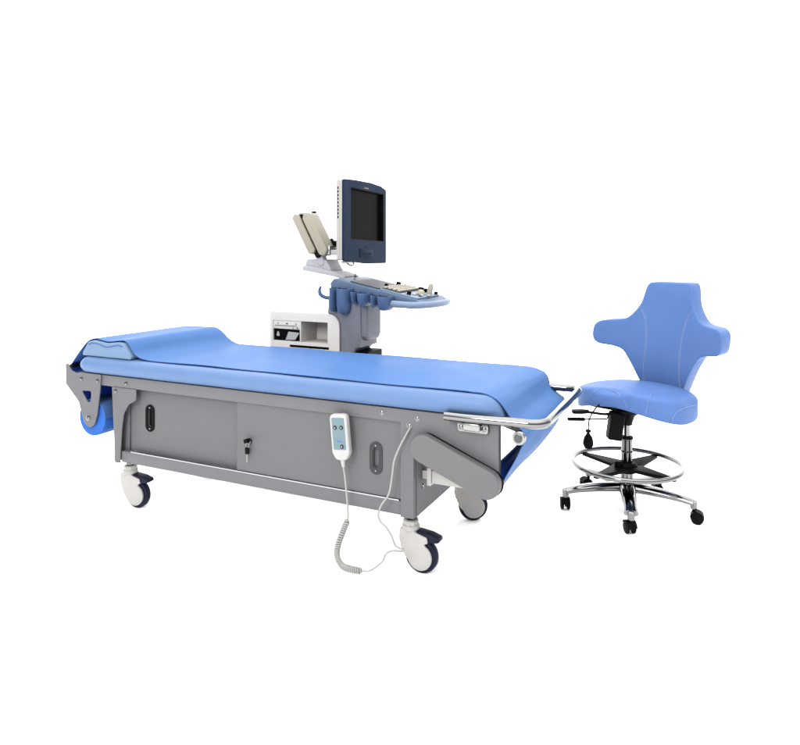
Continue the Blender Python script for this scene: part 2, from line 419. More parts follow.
# ------------------------------------------------------------------ cover sheet
prof = [(-1.5605, .400), (-1.570, .440), (-1.600, .472), (-1.650, .4865), (-1.692, .477), (-1.726, .477), (-1.760, .525), (-1.784, .588), (-1.794, .630), (-1.784, .644), (-1.74, .694), (-1.692, .748), (-1.660, .762), (-1.630, .7655), (-1.555, .757), (-1.480, .7655), (-1.450, .7655), (-1.424, .748), (-1.394, .714), (-1.360, .6955), (-1.30, .6875), (-1.20, .6865), (-.9, .6865), (-.6, .6865), (-.3, .6865), (.0, .6865), (.20, .6865), (.255, .686), (.290, .676), (.318, .656), (.338, .632), (.362, .604), (.396, .577), (.408, .562), (.4085, .548), (.400, .530), (.375, .480), (.340, .420), (.316, .376), (.298, .354), (.272, .354), (.254, .378)]
cp = smooth_open([(x, z, 0) for x, z in prof], 5)
NV = 22; th = .0028
outer, inner = [], []
for i, p in enumerate(cp):
    a = cp[max(0, i - 1)]; c = cp[min(len(cp) - 1, i + 1)]; t = (c - a).normalized(); n = Vector((-t.y, t.x))
    ro, ri = [], []
    for j in range(NV + 1):
        v = j / NV
        y0_ = .018 - .012 * max(0, min(1, (-1.68 - p.x) / .06)) if p.y > .61 else .006
        y = y0_ + (W - .02 - y0_) * v
        x, z = p.x, p.y
        hump = math.exp(-((x + 1.37) / .085) ** 2)
        x2 = x + .055 * hump * v ** 1.5
        x2 += .026 * v * max(0, 1 - abs(x - .30) / .09) * max(0, min(1, (z - .60) / .05)) if x > .2 else 0
        x2 += .018 * v * math.sin(PI * max(0, min(1, (z - .365) / .18))) if x > .31 and z < .545 else 0
        z += .0085 * math.exp(-((x + 1.555) / .055) ** 2) * min(1, v * 2.2) if z > .65 else 0
        z -= .004 * math.exp(-((x + 1.65) / .05) ** 2) * v if z > .65 else 0
        wob = 0
        if -1.25 < x < .22: wob = .0013 * (1 + math.sin(x * 11 + v * 5)) * (.4 + .6 * abs(math.sin(v * 3 + x * 2)))
        if x > .30: wob = .0022 * math.sin(v * 8 + z * 20)
        if x < -1.70: wob = .002 * math.sin(v * 9 + z * 12)
        y += (.003 * math.sin(x * 6) + .002 * math.sin(x * 17)) * (1 if j == 0 else 0)
        w = max(0, wob) if x < .3 else wob
        ro.append((x2 + n.x * (th + w), y, z + n.y * (th + w))); ri.append((x2 + n.x * w, y, z + n.y * w))
    outer.append(ro); inner.append(ri)
rows = [o + i[::-1] for o, i in zip(outer, inner)]
b = MB(); b.grid(rows, closed_v=True, caps=True)
sh = tag(b.build('cover_sheet', 'sheet', None, 50), 'long blue vinyl sheet running over pillow and mattress down to the foot roller', 'sheet', BO, BR)

# ------------------------------------------------------------------ handset
rem = thing('remote_control', 'white wired handset with teal keypad hanging on the cabinet front', 'remote', BO, BR)
RX = Matrix.Translation((-.283, -.012, .488)) @ Matrix.Rotation(R(-5.5), 4, 'Y')
b = MB()
rp = fillet([(-.037, .083), (.037, .083), (.037, -.062), (.022, -.088), (-.022, -.088), (-.037, -.062)], [.020, .020, .02, .02, .02, .02], 6)
b.prism(rp, -.034, -.006, bev=.007, seg=4, mx=RX)
b.lathe([(.010, .0), (.008, -.018), (.0055, -.030), (.0045, -.032)], mx=RX @ Matrix.Translation((0, -.020, -.084)), n=16)
b.build('body', 'whtr', rem, 50)
b = MB(); b.prism(fillet([(-.027, .070), (.027, .070), (.027, -.048), (-.027, -.048)], .006, 4), -.0350, -.0338, bev=.0004, mx=RX); kp = b.build('keypad', 'face', rem)
for bx, bz in ((-.0135, .034), (.0135, .034), (.010, -.036)):
    b = MB(); b.lathe([(.0085, 0), (.008, -.0018), (.006, -.0026), (0, -.003)], mx=RX @ Matrix.Translation((bx, -.0351, bz)) @ Matrix.Rotation(-PI / 2, 4, 'X') @ Matrix.Scale(-1, 4, (0, 0, 1)) @ Matrix.Identity(4), n=22)
    b.build('button', 'button', kp)
    b = MB(); b.prism([(-.0028, -.002), (.0028, -.002), (0, .0032)], -.0012, 0, mx=RX @ Matrix.Translation((bx, -.0372, bz)) @ (Matrix.Rotation(PI, 4, 'Y') if bx > 0 else Matrix.Identity(4)))
    b.build('button_mark', 'alu', kp)
b = MB()
for k in range(7):
    b.box(-.009 + k * .0034, -.009 + k * .0034 + .0024, -.0354, -.0351, -.019, -.0145 - (.0008 if k in (1, 4) else 0), mx=RX)
b.build('print', 'mark', kp)
b = MB(); b.prism(fillet([(-.016, .06), (.016, .06), (.016, .02), (-.016, .02)], .004), -.0058, .006, bev=.001, mx=RX); b.build('hook', 'blk', rem)
# cable: straight part, coil, straight part, up to the hole in the panel
top = RX @ Vector((0, -.020, -.115))
c1 = smooth_open([top, (-.266, -.030, .33), (-.256, -.032, .25), (-.250, -.036, .20), (-.250, -.040, .183)], 6)
mid = smooth_open([(-.250, -.040, .183), (-.266, -.046, .140), (-.283, -.052, .09), (-.286, -.056, .05), (-.262, -.060, .020), (-.225, -.060, .0155), (-.178, -.060, .0165)], 40)
coil = []
L = 0; turns = 150.
for i in range(len(mid)):
    if i: L += (mid[i] - mid[i - 1]).length
tot = L; L = 0
fine = []
for i in range(len(mid) - 1):
    for k in range(3): fine.append(mid[i].lerp(mid[i + 1], k / 3))
for i, p in enumerate(fine):
    t = (fine[min(i + 1, len(fine) - 1)] - fine[max(0, i - 1)]).normalized()
    n1 = Vector((0, 1, 0)); n1 = (n1 - t * n1.dot(t)).normalized(); n2 = t.cross(n1)
    a = 2 * PI * 34 * i / len(fine); e = min(1, i / 18, (len(fine) - 1 - i) / 18); r = .0085 * max(0, e)
    coil.append(p + n1 * r * math.cos(a) + n2 * r * math.sin(a))
c2 = smooth_open([(-.178, -.060, .0165), (-.150, -.055, .021), (-.118, -.050, .045), (-.098, -.050, .066), (-.088, -.050, .090), (-.070, -.046, .104), (-.045, -.042, .108), (-.027, -.040, .1095), (-.021, -.040, .116), (-.036, -.042, .120), (-.052, -.044, .128), (-.066, -.046, .160), (-.085, -.048, .186), (-.108, -.046, .202), (-.121, -.042, .224), (-.112, -.036, .258), (-.085, -.030, .300), (-.074, -.026, .36), (-.066, -.024, .42), (-.050, -.020, .465), (-.030, -.016, .505), (-.013, -.008, .538), (-.010, .012, .545)], 6)
b = MB(); b.tube(c1[:-1] + coil + c2[1:], .0036, 7); b.build('cable', 'cord', rem, 60)

# key hanging from the lock
b = MB()
b.tube([(-.738 + .009 * math.sin(2 * PI * k / 18), -.006, .388 + .009 * math.cos(2 * PI * k / 18)) for k in range(18)], .0011, 6, True)
ky = tag(b.build('key', 'steel', None), 'small key with black grip dangling from the cabinet door lock', 'key', BO, BR)
b = MB(); b.prism(fillet([(-.750, .380), (-.730, .380), (-.729, .352), (-.750, .350)], .008, 4), -.008, -.002, bev=.0015); b.build('grip', 'blk', ky)
b = MB(); b.box(-.7425, -.7385, -.0058, -.0042, .318, .3495); b.build('blade', 'steel', ky)
b = MB(); b.prism(fillet([(-.748, .414), (-.728, .418), (-.724, .404), (-.744, .396)], .007, 4), -.022, -.0035, bev=.002); b.build('grip', 'blk', ky)

# ================================================================== ULTRASOUND MACHINE
us = thing('ultrasound_machine', 'ultrasound machine with blue console and tall monitor standing behind the bed', 'ultrasound machine', BO, BR)
V0 = .80
# white cart
b = MB()
outl = fillet([(-1.222, .10), (-.785, .10), (-.785, .845), (-1.222, .845)], [.01, .01, .075, .008], 8)
dbay = [(-1.203, .689), (-1.028, .689), (-1.028, .799), (-1.203, .799)]
opn = [(-1.022, .687), (-.855, .687), (-.855, .800), (-1.022, .800)]
slt = [(-1.094, .657), (-.847, .657), (-.847, .671), (-1.094, .671)]
b.prism(outl, V0, V0 + .012, holes=[dbay[::-1], opn[::-1], slt[::-1]])
b.build('side_panel', 'cream', us)
b = MB()
sec = [(-1.222, .10), (-.785, .10)] + [(p.x, p.y) for p in outl if p.y > .2 and p.x > -1.0][:] + [(-1.222, .845)]
out2 = fillet([(-1.2215, .101), (-.7855, .101), (-.7855, .8445), (-1.2215, .8445)], [.01, .01, .075, .008], 8)
b.prism(out2, V0 + .16, V0 + .30, bev=.02, seg=4)
# shell walls ahead of the inner block
for x0, x1, z0, z1 in ((-1.2215, -1.2035, .11, .83), (-1.0275, -1.0225, .68, .805), (-.8545, -.80, .11, .765)):
    b.box(x0, x1, V0 + .0122, V0 + .165, z0, z1)
b.box(-1.2035, -.86, V0 + .0122, V0 + .165, .8005, .8435); b.box(-1.2035, -.8546, V0 + .0122, V0 + .165, .6715, .6868); b.box(-1.2035, -.8546, V0 + .0122, V0 + .165, .12, .6565)
b.build('cart_body', 'cream', us)
b = MB(); b.box(-1.094, -.847, V0 + .006, V0 + .009, .6572, .6708); b.build('slot_cover', 'blk', us)
b = MB(); b.box(-1.2025, -1.0285, V0 + .003, V0 + .10, .753, .7985, .0015); dv = b.build('disk_drive', 'cream', us)
b = MB(); b.box(-1.19, -1.05, V0 + .0012, V0 + .0029, .770, .7725); b.box(-1.175, -1.168, V0 + .0002, V0 + .0029, .7815, .785); b.box(-1.118, -1.106, V0 + .0002, V0 + .0029, .780, .786); b.box(-1.058, -1.050, V0 + .0002, V0 + .0029, .781, .785); b.box(-1.075, -1.069, V0 + .0002, V0 + .0029, .759, .7625); b.box(-1.05, -1.04, V0 + .0002, V0 + .0029, .759, .7635); b.build('drive_button', 'panel', dv)
b = MB(); b.box(-1.2025, -1.0285, V0 + .010, V0 + .10, .690, .7525, .001); dk = b.build('recorder', 'blk', us)
b = MB(); b.prism([(-1.125, .694), (-1.062, .697), (-1.036, .735), (-1.105, .739)], V0 + .006, V0 + .0098); b.build('flap', 'lilac', dk)
b = MB(); b.prism(fillet([(-1.185, .713), (-1.164, .712), (-1.166, .728), (-1.176, .742)], .005), V0 + .006, V0 + .0098); b.build('label_plate', 'wht', dk)
# slate column
b = MB()
ol = [(-.7845, .10), (-.64, .10), (-.64, .58), (-.705, .61), (-.708, .650), (-.69, .672), (-.664, .680), (-.664, .925), (-.86, .925), (-.86, .8455), (-.83, .842), (-.802, .825), (-.7845, .79)]
b.prism(ol, V0 + .006, V0 + .20, bev=.012, seg=3)
b.build('column', 'mgrey', us)
b = MB(); b.prism(fillet([(V0 + .02, .928), (V0 + .185, .928), (V0 + .185, .735), (V0 + .16, .712), (V0 + .05, .712), (V0 + .02, .735)], [.0, .0, .02, .02, .02, .02]), -.70, -.632, 'x', bev=.018, seg=4); b.build('column_boss', 'mgrey', us, 50)
b = MB(); b.box(-.704, -.63, V0 + .03, V0 + .185, .50, .655); b.build('kick_recess_shade', 'blk', us)  # solid black block stands in for the shade inside the kick cutout
b = MB(); b.box(-1.20, -.56, V0 + .02, V0 + .40, .075, .0995, .01); b.build('base', 'mgrey', us)
def us_caster(x, y):
    q = MB(); q.lathe([(.0, -.02), (.030, -.02), (.035, -.015), (.035, .015), (.030, .02), (.0, .02)], (x, y, .035), 'y', 28); q.box(x - .012, x + .012, y - .025, y + .025, .045, .0748, .004)
    return q.build('caster', 'blk', us)
for x, y in ((-1.14, V0 + .06), (-1.14, V0 + .36), (-.62, V0 + .06), (-.62, V0 + .36)): us_caster(x, y)

# console
CB = V0 + .38
def cz(x): return .985 - .115 * max(0., (x + .80)) if x > -.80 else .985
b = MB()
prof = fillet([(-.845, .93), (-.86, 1.005), (-.835, 1.030), (-.50, .962), (-.36, .933), (-.322, .910), (-.36, .896), (-.46, .889), (-.60, .900)], [.01, .02, .01, .05, .03, .01, .02, .03, .02], 5)
b.prism(prof, V0 + .03, CB, bev=.010, seg=3)
console = b.build('console', 'cblue', us, 50)
# pale wrist rim: bows out beyond the working surface
rim = []
for t in range(31):
    a = -PI / 2 + PI * t / 30
    rim.append((-.385 + .10 * math.cos(a), V0 + .195 + .195 * math.sin(a) * 1.0, .908))
rim = [(-.52, V0 - .002, .914)] + rim + [(-.52, CB + .01, .914)]
b = MB(); b.tube(smooth_open(rim, 2), .017, 14)
plan = fillet([(-.55, V0 + .0), (-.40, V0 + .0), (-.31, V0 + .08), (-.287, V0 + .195), (-.31, V0 + .31), (-.40, CB + .008), (-.55, CB + .008)], [.02, .08, .08, .1, .08, .08, .02], 5)
b.prism(plan, -.013, .012, 'z', bev=.006, seg=3, mx=Matrix.Translation((0, 0, .905)))
b.build('wrist_rest', 'cpale', us, 50)
# tilted working surface
TI = Matrix.Translation((-.835, 0, 1.0335)) @ Matrix.Rotation(math.atan2(.068, .335), 4, 'Y')
b = MB(); b.prism(fillet([(.085, V0 + .05), (.26, V0 + .05), (.26, V0 + .30), (.085, V0 + .30)], .012), -.002, .003, 'z', mx=TI); b.build('touch_pad', 'panel', us)
b = MB(); b.prism(fillet([(.265, V0 + .045), (.485, V0 + .045), (.485, V0 + .335), (.265, V0 + .335)], .015), -.004, .005, 'z', bev=.002, mx=TI); kb = b.build('key_panel', 'cpale', us)
b = MB(); b.prism(fillet([(.272, V0 + .052), (.382, V0 + .052), (.382, V0 + .328), (.272, V0 + .328)], .008), .0052, .008, 'z', mx=TI); b.build('key_bed', 'panel', kb)
b = MB()
for i in range(4):
    for j in range(9):
        x = .279 + i * .026; y = V0 + .060 + j * .0295
        b.box(x, x + .018, y, y + .021, .0082, .018, .003, 1, mx=TI)
b.build('keys', 'keyw', kb)
for k, (x, y, r, h, m_) in enumerate(((.275, V0 + .10, .010, .028, 'blk'), (.268, V0 + .26, .013, .028, 'blk'), (.40, V0 + .27, .015, .028, 'blk'), (.42, V0 + .075, .011, .024, 'blk'), (.44, V0 + .13, .008, .018, 'keyw'), (.455, V0 + .25, .010, .018, 'keyw'), (.42, V0 + .29, .011, .024, 'blk'), (.475, V0 + .30, .010, .02, 'blk'), (.47, V0 + .10, .008, .014, 'panel'))):
    b = MB(); b.cyl(r, .004, h, (x, y, 0), 'z', 18, .0025, mx=TI); b.build('knob', m_, kb)
b = MB(); b.lathe([(.026, .005), (.026, .010), (.021, .012), (.019, .018), (.012, .026), (0, .029)], (.435, V0 + .19, 0), n=26, mx=TI); b.build('trackball', 'keyw', kb)
for x, y in ((.40, V0 + .07), (.43, V0 + .09), (.46, V0 + .11), (.405, V0 + .22), (.46, V0 + .22), (.475, V0 + .17)):
    b = MB(); b.box(x, x + .017, y, y + .03, .0052, .013, .003, 1, mx=TI); b.build('key', 'lilac', kb)
b = MB(); b.cyl(.007, .0, .02, (.02, V0 + .22, 0), 'z', 14, .002, mx=TI); b.build('knob', 'steel', us)
# white paddle at the tip
b = MB(); b.prism(smooth_closed([(0, 0), (.010, .002), (.022, .035), (.030, .062), (.026, .080), (.013, .080), (.004, .060), (-.004, .02)], 4), -.012, .012, bev=.004, seg=2, mx=Matrix.Translation((-.372, V0 + .20, .925))); b.build('lever', 'keyw', us, 50)

# transducer holders on the near edge
def holder(x0, x1, zt, zb, y0):
    q = MB(); w = x1 - x0; n = 18; rows = []
    prof_ = [(.97, zt), (1.0, zt - .004), (1.0, zt - .012), (.96, zb + .045), (.90, zb + .028), (.80, zb + .014), (.66, zb + .005), (.45, zb)]
    for s_, z in prof_:
        row = []
        for k in range(n + 1):
            a = PI + PI * k / n
            row.append((x0 + w / 2 + w / 2 * s_ * math.cos(a), y0 + .045 * s_ * math.sin(a), z))
        row.append((x1 - w / 2 * (1 - s_), y0 + .036, z)); row.append((x0 + w / 2 * (1 - s_), y0 + .036, z))
        rows.append(row)
    q.grid(rows, closed_v=True, caps=True)
    h = q.build('probe_holder', 'cups', us, 50)
    q = MB(); q.prism([(x0 + w / 2 + w * .36 * math.cos(2 * PI * k / 20), y0 - .010 + .022 * math.sin(2 * PI * k / 20)) for k in range(20)], zt + .0004, zt + .0010, 'z'); q.build('cup_opening', 'blk', h)
for x0, x1, zt, zb in ((-.824, -.790, .985, .862), (-.788, -.712, .981, .852), (-.697, -.668, .968, .905), (-.666, -.602, .962, .896), (-.583, -.556, .953, .888), (-.552, -.478, .948, .878)):
    holder(x0, x1, zt, zb, V0 - .012)
b = MB(); b.tube(smooth_open([(-.885, V0 - .02, .990), (-.892, V0 - .02, .968), (-.886, V0 - .02, .948), (-.868, V0 - .01, .934), (-.842, V0 + .0, .930)], 5), [.006 + .004 * min(1, k / 8) for k in range(21)], 10); b.build('cable_hook', 'cups', us)

# monitor arm and speaker pair
b = MB()
b.prism(fillet([(-1.125, 1.066), (-1.118, 1.094), (-1.00, 1.078), (-.90, 1.056), (-.845, 1.036), (-.845, 1.014), (-.92, 1.034), (-1.01, 1.048)], [.012, .015, .03, .02, .008, .008, .03, .03], 5), V0 + .16, V0 + .32, bev=.008, seg=3)
b.prism(fillet([(-1.115, 1.085), (-1.103, 1.128), (-.975, 1.126), (-.935, 1.060), (-1.00, 1.068)], [.01, .012, .012, .01, .02], 5), V0 + .175, V0 + .305, bev=.008, seg=3)
arm = b.build('monitor_arm', 'lilac', us, 50)
def slab(x0, z0, x1, z1, w, ya, yb, nm, m_):
    q = MB(); q.prism(capsule((x0, z0), (x1, z1), w, 8), ya, yb, bev=.008, seg=3); return q.build(nm, m_, us, 50)
slab(-1.052, 1.178, -1.152, 1.358, .024, V0 + .14, V0 + .232, 'arm_cover', 'beige')
slab(-.978, 1.178, -1.078, 1.358, .030, V0 + .14, V0 + .232, 'arm_cover', 'beige')
slab(-1.018, 1.155, -1.125, 1.368, .020, V0 + .155, V0 + .235, 'arm_link', 'blkm')
slab(-1.005, 1.11, -1.045, 1.19, .022, V0 + .17, V0 + .22, 'arm_link', 'lilac')
b = MB(); b.box(-1.14, -1.08, V0 + .155, V0 + .24, 1.375, 1.388, .004, mx=None); b.build('arm_bridge', 'beige', us)
b = MB(); b.cyl(.014, .375, .40, (-1.094, V0 + .24, 1.0), 'z', 14, .003); b.build('arm_knob', 'blk', us)
b = MB(); b.tube(smooth_open([(-.985, V0 + .24, 1.235), (-.965, V0 + .24, 1.218), (-.93, V0 + .24, 1.218), (-.86, V0 + .24, 1.235)], 5), .016, 10); b.build('arm_link', 'blk', us)
b = MB(); b.box(-.975, -.83, V0 + .17, V0 + .31, 1.150, 1.180, .006); b.build('arm_link', 'lilac', us)
b = MB(); b.box(-.985, -.94, V0 + .16, V0 + .34, 1.150, 1.205, .008); b.cyl(.012, -.01, .02, (-.87, V0 + .17, 1.16), 'y', 14); b.build('arm_joint', 'steel', us)

# monitor (screen looks towards the foot of the bed)
XF = -.756
mo_out = [(V0, 1.124), (V0 + .24, 1.104), (V0 + .483, 1.102), (V0 + .483, 1.525), (V0 + .42, 1.542), (V0 + .30, 1.552), (V0 + .12, 1.5525), (V0, 1.548)]
mo = fillet(mo_out, [.012, .1, .012, .012, .05, .1, .1, .012], 4)
scr = [(V0 + .070, 1.236), (V0 + .452, 1.225), (V0 + .452, 1.502), (V0 + .070, 1.512)]
b = MB(); b.prism(mo, XF - .012, XF, 'x', holes=[scr[::-1]]); mon = b.build('monitor', 'mnavy', us)
b = MB()
back = fillet([(V0 + .002, 1.126), (V0 + .481, 1.104), (V0 + .481, 1.523), (V0 + .30, 1.548), (V0 + .002, 1.546)], [.012, .012, .012, .05, .012], 4)
b.prism(back, XF - .048, XF - .0262, 'x', bev=.004)
ring = [(p.x, p.y) for p in back]
b.prism(ring, XF - .0262, XF - .0122, 'x', holes=[[(s_[0], s_[1]) for s_ in scr[::-1]]])
b.prism(fillet([(V0 + .07, 1.17), (V0 + .41, 1.16), (V0 + .40, 1.46), (V0 + .08, 1.47)], .03), XF - .085, XF - .0482, 'x', bev=.02, seg=3)
b.build('back_shell', 'shell', mon)
b = MB(); b.prism([(V0 + .069, 1.235), (V0 + .453, 1.224), (V0 + .453, 1.503), (V0 + .069, 1.513)], XF - .0258, XF - .0215, 'x'); b.build('screen', 'screen', mon)
b = MB(); b.prism([(V0 + .0702, 1.2362), (V0 + .4518, 1.2252), (V0 + .4518, 1.5018), (V0 + .0702, 1.5118)], XF - .0212, XF - .001, 'x', holes=[[(V0 + .0745, 1.5075), (V0 + .4475, 1.4975), (V0 + .4475, 1.2295), (V0 + .0745, 1.2405)]]); b.build('screen_surround', 'blk', mon)
b = MB()
for k in range(9): b.box(XF - .040, XF - .034, V0 + .0005, V0 + .0026, 1.345 + k * .019, 1.357 + k * .019, mx=Matrix.Translation((0, -.0006, 0)))
b.build('vent_slots', 'blk', mon)
b = MB(); b.prism(fillet([(V0 + .165, 1.188), (V0 + .32, 1.184), (V0 + .32, 1.134), (V0 + .165, 1.139)], .006), XF + .0002, XF + .003, 'x', bev=.001); ct = b.build('control_strip', 'mnavy', mon)
b = MB()
for k in range(4): b.box(XF + .0032, XF + .0044, V0 + .19 + k * .029, V0 + .208 + k * .029, 1.155, 1.162)
b.build('monitor_button', 'blk', ct)
b = MB(); b.box(XF + .0002, XF + .0030, V0 + .225, V0 + .25, 1.1945, 1.199); b.build('indicator', 'blk', mon)
b = MB(); b.box(XF + .0002, XF + .0012, V0 + .215, V0 + .265, 1.515, 1.521); b.build('status_mark', 'amber', mon)
b = MB()
b.tube(smooth_open([(XF - .02, V0 + .05, 1.122), (XF - .015, V0 + .07, 1.105), (XF - .01, V0 + .10, 1.098), (XF - .012, V0 + .125, 1.106), (XF - .02, V0 + .12, 1.118)], 5), .005, 8)
b.box(XF - .035, XF - .012, V0 + .03, V0 + .13, 1.110, 1.1222, .003); b.build('cable_clip', 'steel', mon)

# ================================================================== CHAIR
CP = (1.034, 3.054, 0)
ch = thing('task_chair', 'blue swivel stool chair with cross shaped backrest and chrome star base', 'chair', CP, 0)
# star base
b = MB()
b.lathe([(.0, .075), (.030, .075), (.037, .085), (.038, .125), (.031, .135), (.0, .135)], n=32)
TH = [R(254.7 + 72 * k) for k in range(5)]
for a in TH:
    rows = []
    for s_ in range(13):
        t = s_ / 12; r = .02 + .265 * t; w = .039 - .016 * t + (.006 * max(0, (t - .85) / .15)); h = .020 - .008 * t
        zc = .105 + .012 * math.sin(t * PI * .7) - .026 * t
        row = []
        for k in range(12):
            q = 2 * PI * k / 12; cq, sq = math.cos(q), math.sin(q)
            row.append((r, w * math.copysign(abs(cq) ** .7, cq), zc + h * math.copysign(abs(sq) ** .8, sq)))
        rows.append(row)
    b.grid(rows, closed_v=True, caps=True, mx=Matrix.Rotation(a, 4, 'Z'))
    b.lathe([(.0, .062), (.013, .062), (.015, .066), (.0155, .094), (.011, .098), (0, .099)], (.283, 0, 0), n=18, mx=Matrix.Rotation(a, 4, 'Z'))
base = b.build('star_base', 'chrome', ch, 45)
def chair_caster():
    q = MB()
    for y in (-.0215, .0065):
        q.lathe([(.0, y), (.020, y), (.0255, y + .003), (.0265, y + .007), (.0255, y + .012), (.020, y + .015), (.0, y + .015)], (.014, 0, .0265), 'y', 30)
    hood = [(.014 + .0285 * math.cos(R(-20) + R(215) * k / 16), .0275 + .0285 * math.sin(R(-20) + R(215) * k / 16)) for k in range(17)] + [(-.006, .030), (.014, .034), (.032, .026)]
    q.prism(hood, -.0055, .0055); q.cyl(.007, .045, .064, n=16)
    for s_ in (-1, 1):
        arch = [(.014 + .029 * math.cos(R(25) + R(150) * k / 12), .0265 + .029 * math.sin(R(25) + R(150) * k / 12)) for k in range(13)]
        arch += [(.014 + .0272 * math.cos(R(175) - R(150) * k / 12), .0265 + .0272 * math.sin(R(175) - R(150) * k / 12)) for k in range(13)]
        q.prism(arch, min(.0056 * s_, .021 * s_), max(.0056 * s_, .021 * s_))
    return q.build('caster', 'blk', base, 45)
cc = chair_caster()
for k, (a, rz) in enumerate(zip(TH, (R(95), R(-25), R(170), R(190), R(85)))):
    o = cc if k == 0 else dup(cc, base)
    o.location = (.283 * math.cos(a), .283 * math.sin(a), 0); o.rotation_euler = (0, 0, rz)
# column
b = MB(); b.lathe([(.0, .13), (.028, .131), (.028, .175), (.024, .178), (.024, .318), (.0255, .320), (.0255, .262 + .06), (.022, .326), (.0, .326)], n=32)
b.lathe([(.0245, .262), (.0265, .263), (.0265, .268), (.0245, .269)], n=32)
b.lathe([(.0, .32), (.0135, .321), (.0135, .395), (.0, .396)], n=24); b.build('gas_column', 'chrome', ch)
b = MB(); b.lathe([(.0145, .322), (.027, .322), (.0275, .328), (.026, .333), (.0145, .334)], n=32); b.build('column_collar', 'blk', ch)
# foot ring
b = MB(); b.tube([(.238 * math.cos(2 * PI * k / 64), .238 * math.sin(2 * PI * k / 64), .207) for k in range(64)], .0105, 16, True); ring = b.build('foot_ring', 'chrome', ch)
b = MB(); b.lathe([(.0285, .172), (.042, .172), (.046, .180), (.046, .205), (.036, .216), (.0285, .216)], n=28); b.build('ring_hub', 'blk', ring)
for k in range(4):
    a = R(38 + 90 * k)
    b = MB(); b.prism(fillet([(.030, -.048), (.238, -.010), (.238, .010), (.030, .048)], .004), .188, .203, 'z', bev=.003, mx=Matrix.Rotation(a, 4, 'Z')); b.build('ring_spoke', 'blk', ring)
b = MB(); b.cyl(.016, .0, .03, (-.05, -.03, .198), 'z', 18, .004); b.build('ring_knob', 'blk', ring)

# upper part of the chair lives in a frame turned by the swivel angle; front = -y, +x = right in the picture
A = R(-47)
SW = Matrix.Rotation(A, 4, 'Z')
SO = Vector((.065, .075, 0))        # seat centre relative to the column, world-aligned
SM = Matrix.Translation(SO) @ SW
# mechanism
b = MB()
b.lathe([(.0, .385), (.024, .386), (.026, .400), (.036, .428), (.062, .446), (.062, .455), (.0, .456)], n=28)
b.box(-.07, .13, -.075, .10, .452, .480, .006, mx=SM)
b.box(-.13, .0, -.06, .06, .455, .478, .005, mx=Matrix.Translation((-.02, .0, 0)) @ SW)
b.build('mechanism', 'blkm', ch)
b = MB(); b.box(-.031, .031, -.028, .028, -.062, .062, .008, 3, mx=Matrix.Translation((-.062, -.03, .388)) @ Matrix.Rotation(R(8), 4, 'Y')); b.build('spring_cover', 'blk', ch, 50)
b = MB(); b.tube(smooth_open([(-.055, -.03, .455), (-.10, -.03, .440), (-.16, -.03, .446), (-.19, -.03, .450)], 4), .006, 8)
b.prism(fillet([(-.258, -.050), (-.215, -.052), (-.18, -.04), (-.18, -.02), (-.215, -.008), (-.258, -.012)], .01), .4445, .4595, 'z', bev=.004); b.build('lever', 'blk', ch)
b = MB(); b.tube([(-.094, -.03, .442), (-.096, -.03, .425), (-.102, -.03, .418), (-.20, -.03, .417)], .0035, 8); b.tube([(-.20, -.03, .417), (-.205, -.03, .417), (-.272, -.03, .418), (-.278, -.03, .418)], [.006, .0085, .0085, .006], 12); b.build('lever', 'blk', ch)
b = MB(); b.tube(smooth_open([(-.130, -.02, .480), (-.152, -.03, .465), (-.180, -.035, .420), (-.186, -.035, .365)], 5), .0032, 8)
b.lathe([(.0, .371), (.012, .370), (.012, .362), (.006, .359), (.008, .353), (.018, .338), (.0235, .318), (.0235, .305), (.016, .289), (.0, .285)], (-.186, -.035, 0), n=20); b.build('pump_bulb', 'blk', ch)

# seat
def sup(c, e): return math.copysign(abs(c) ** e, c)
def seat_top(x, y):
    z = .552 - .030 * (abs(x) / .26) ** 2.2
    z -= .014 * max(0, y / .2) ** 2
    for cx_, cy_, rx_, ry_, dp in ((-.025, -.235, .115, .075, .016), (.285, -.01, .055, .115, .014)):     # leg cut-outs
        d = math.hypot((x - cx_) / rx_, (y - cy_) / ry_)
        t = max(0, min(1, (1.1 - d) / .5)); z -= dp * t * t * (3 - 2 * t)
    return z
def seat_bot(x, y): return .490 - .060 * (abs(x) / .26) ** 1.8
b = MB(); rows_t, rows_b = [], []
NT = 160; RH = [0, .1, .2, .3, .4, .48, .54, .6, .65, .7, .74, .78, .82, .86, .90, .93, .96, .98, .992, 1.0]
def outline(a):
    ax, ay = .262, .205
    x = ax * sup(math.cos(a), .72); y = ay * sup(math.sin(a), .72)
    if y < 0: x *= 1 - .10 * (-y / ay) ** 2
    return x, y
tot_rows = []
for rh in RH:
    row = []
    for k in range(NT):
        x, y = outline(2 * PI * k / NT); x *= max(rh, .001); y *= max(rh, .001)
        rr_ = max(0, (rh - .90) / .10); z = seat_top(x, y) - .022 * (1 - math.sqrt(max(0, 1 - rr_ ** 2)))
        row.append((x, y, z))
    tot_rows.append(row)
for rh, dz in ((1.0, .5), (1.0, .0), (.985, -.010), (.95, -.014), (.8, -.016), (.4, -.016), (.001, -.016)):
    row = []
    for k in range(NT):
        x, y = outline(2 * PI * k / NT); X, Y = x * rh, y * rh
        zt = seat_top(x, y) - .022; zb = seat_bot(X, Y)
        row.append((X, Y, zb + (zt - zb) * dz if dz >= 0 else zb + dz + .0))
    tot_rows.append(row)
b.grid(tot_rows, closed_v=True, mx=SM); seat = b.build('seat', 'chair', ch, 60)
b = MB()
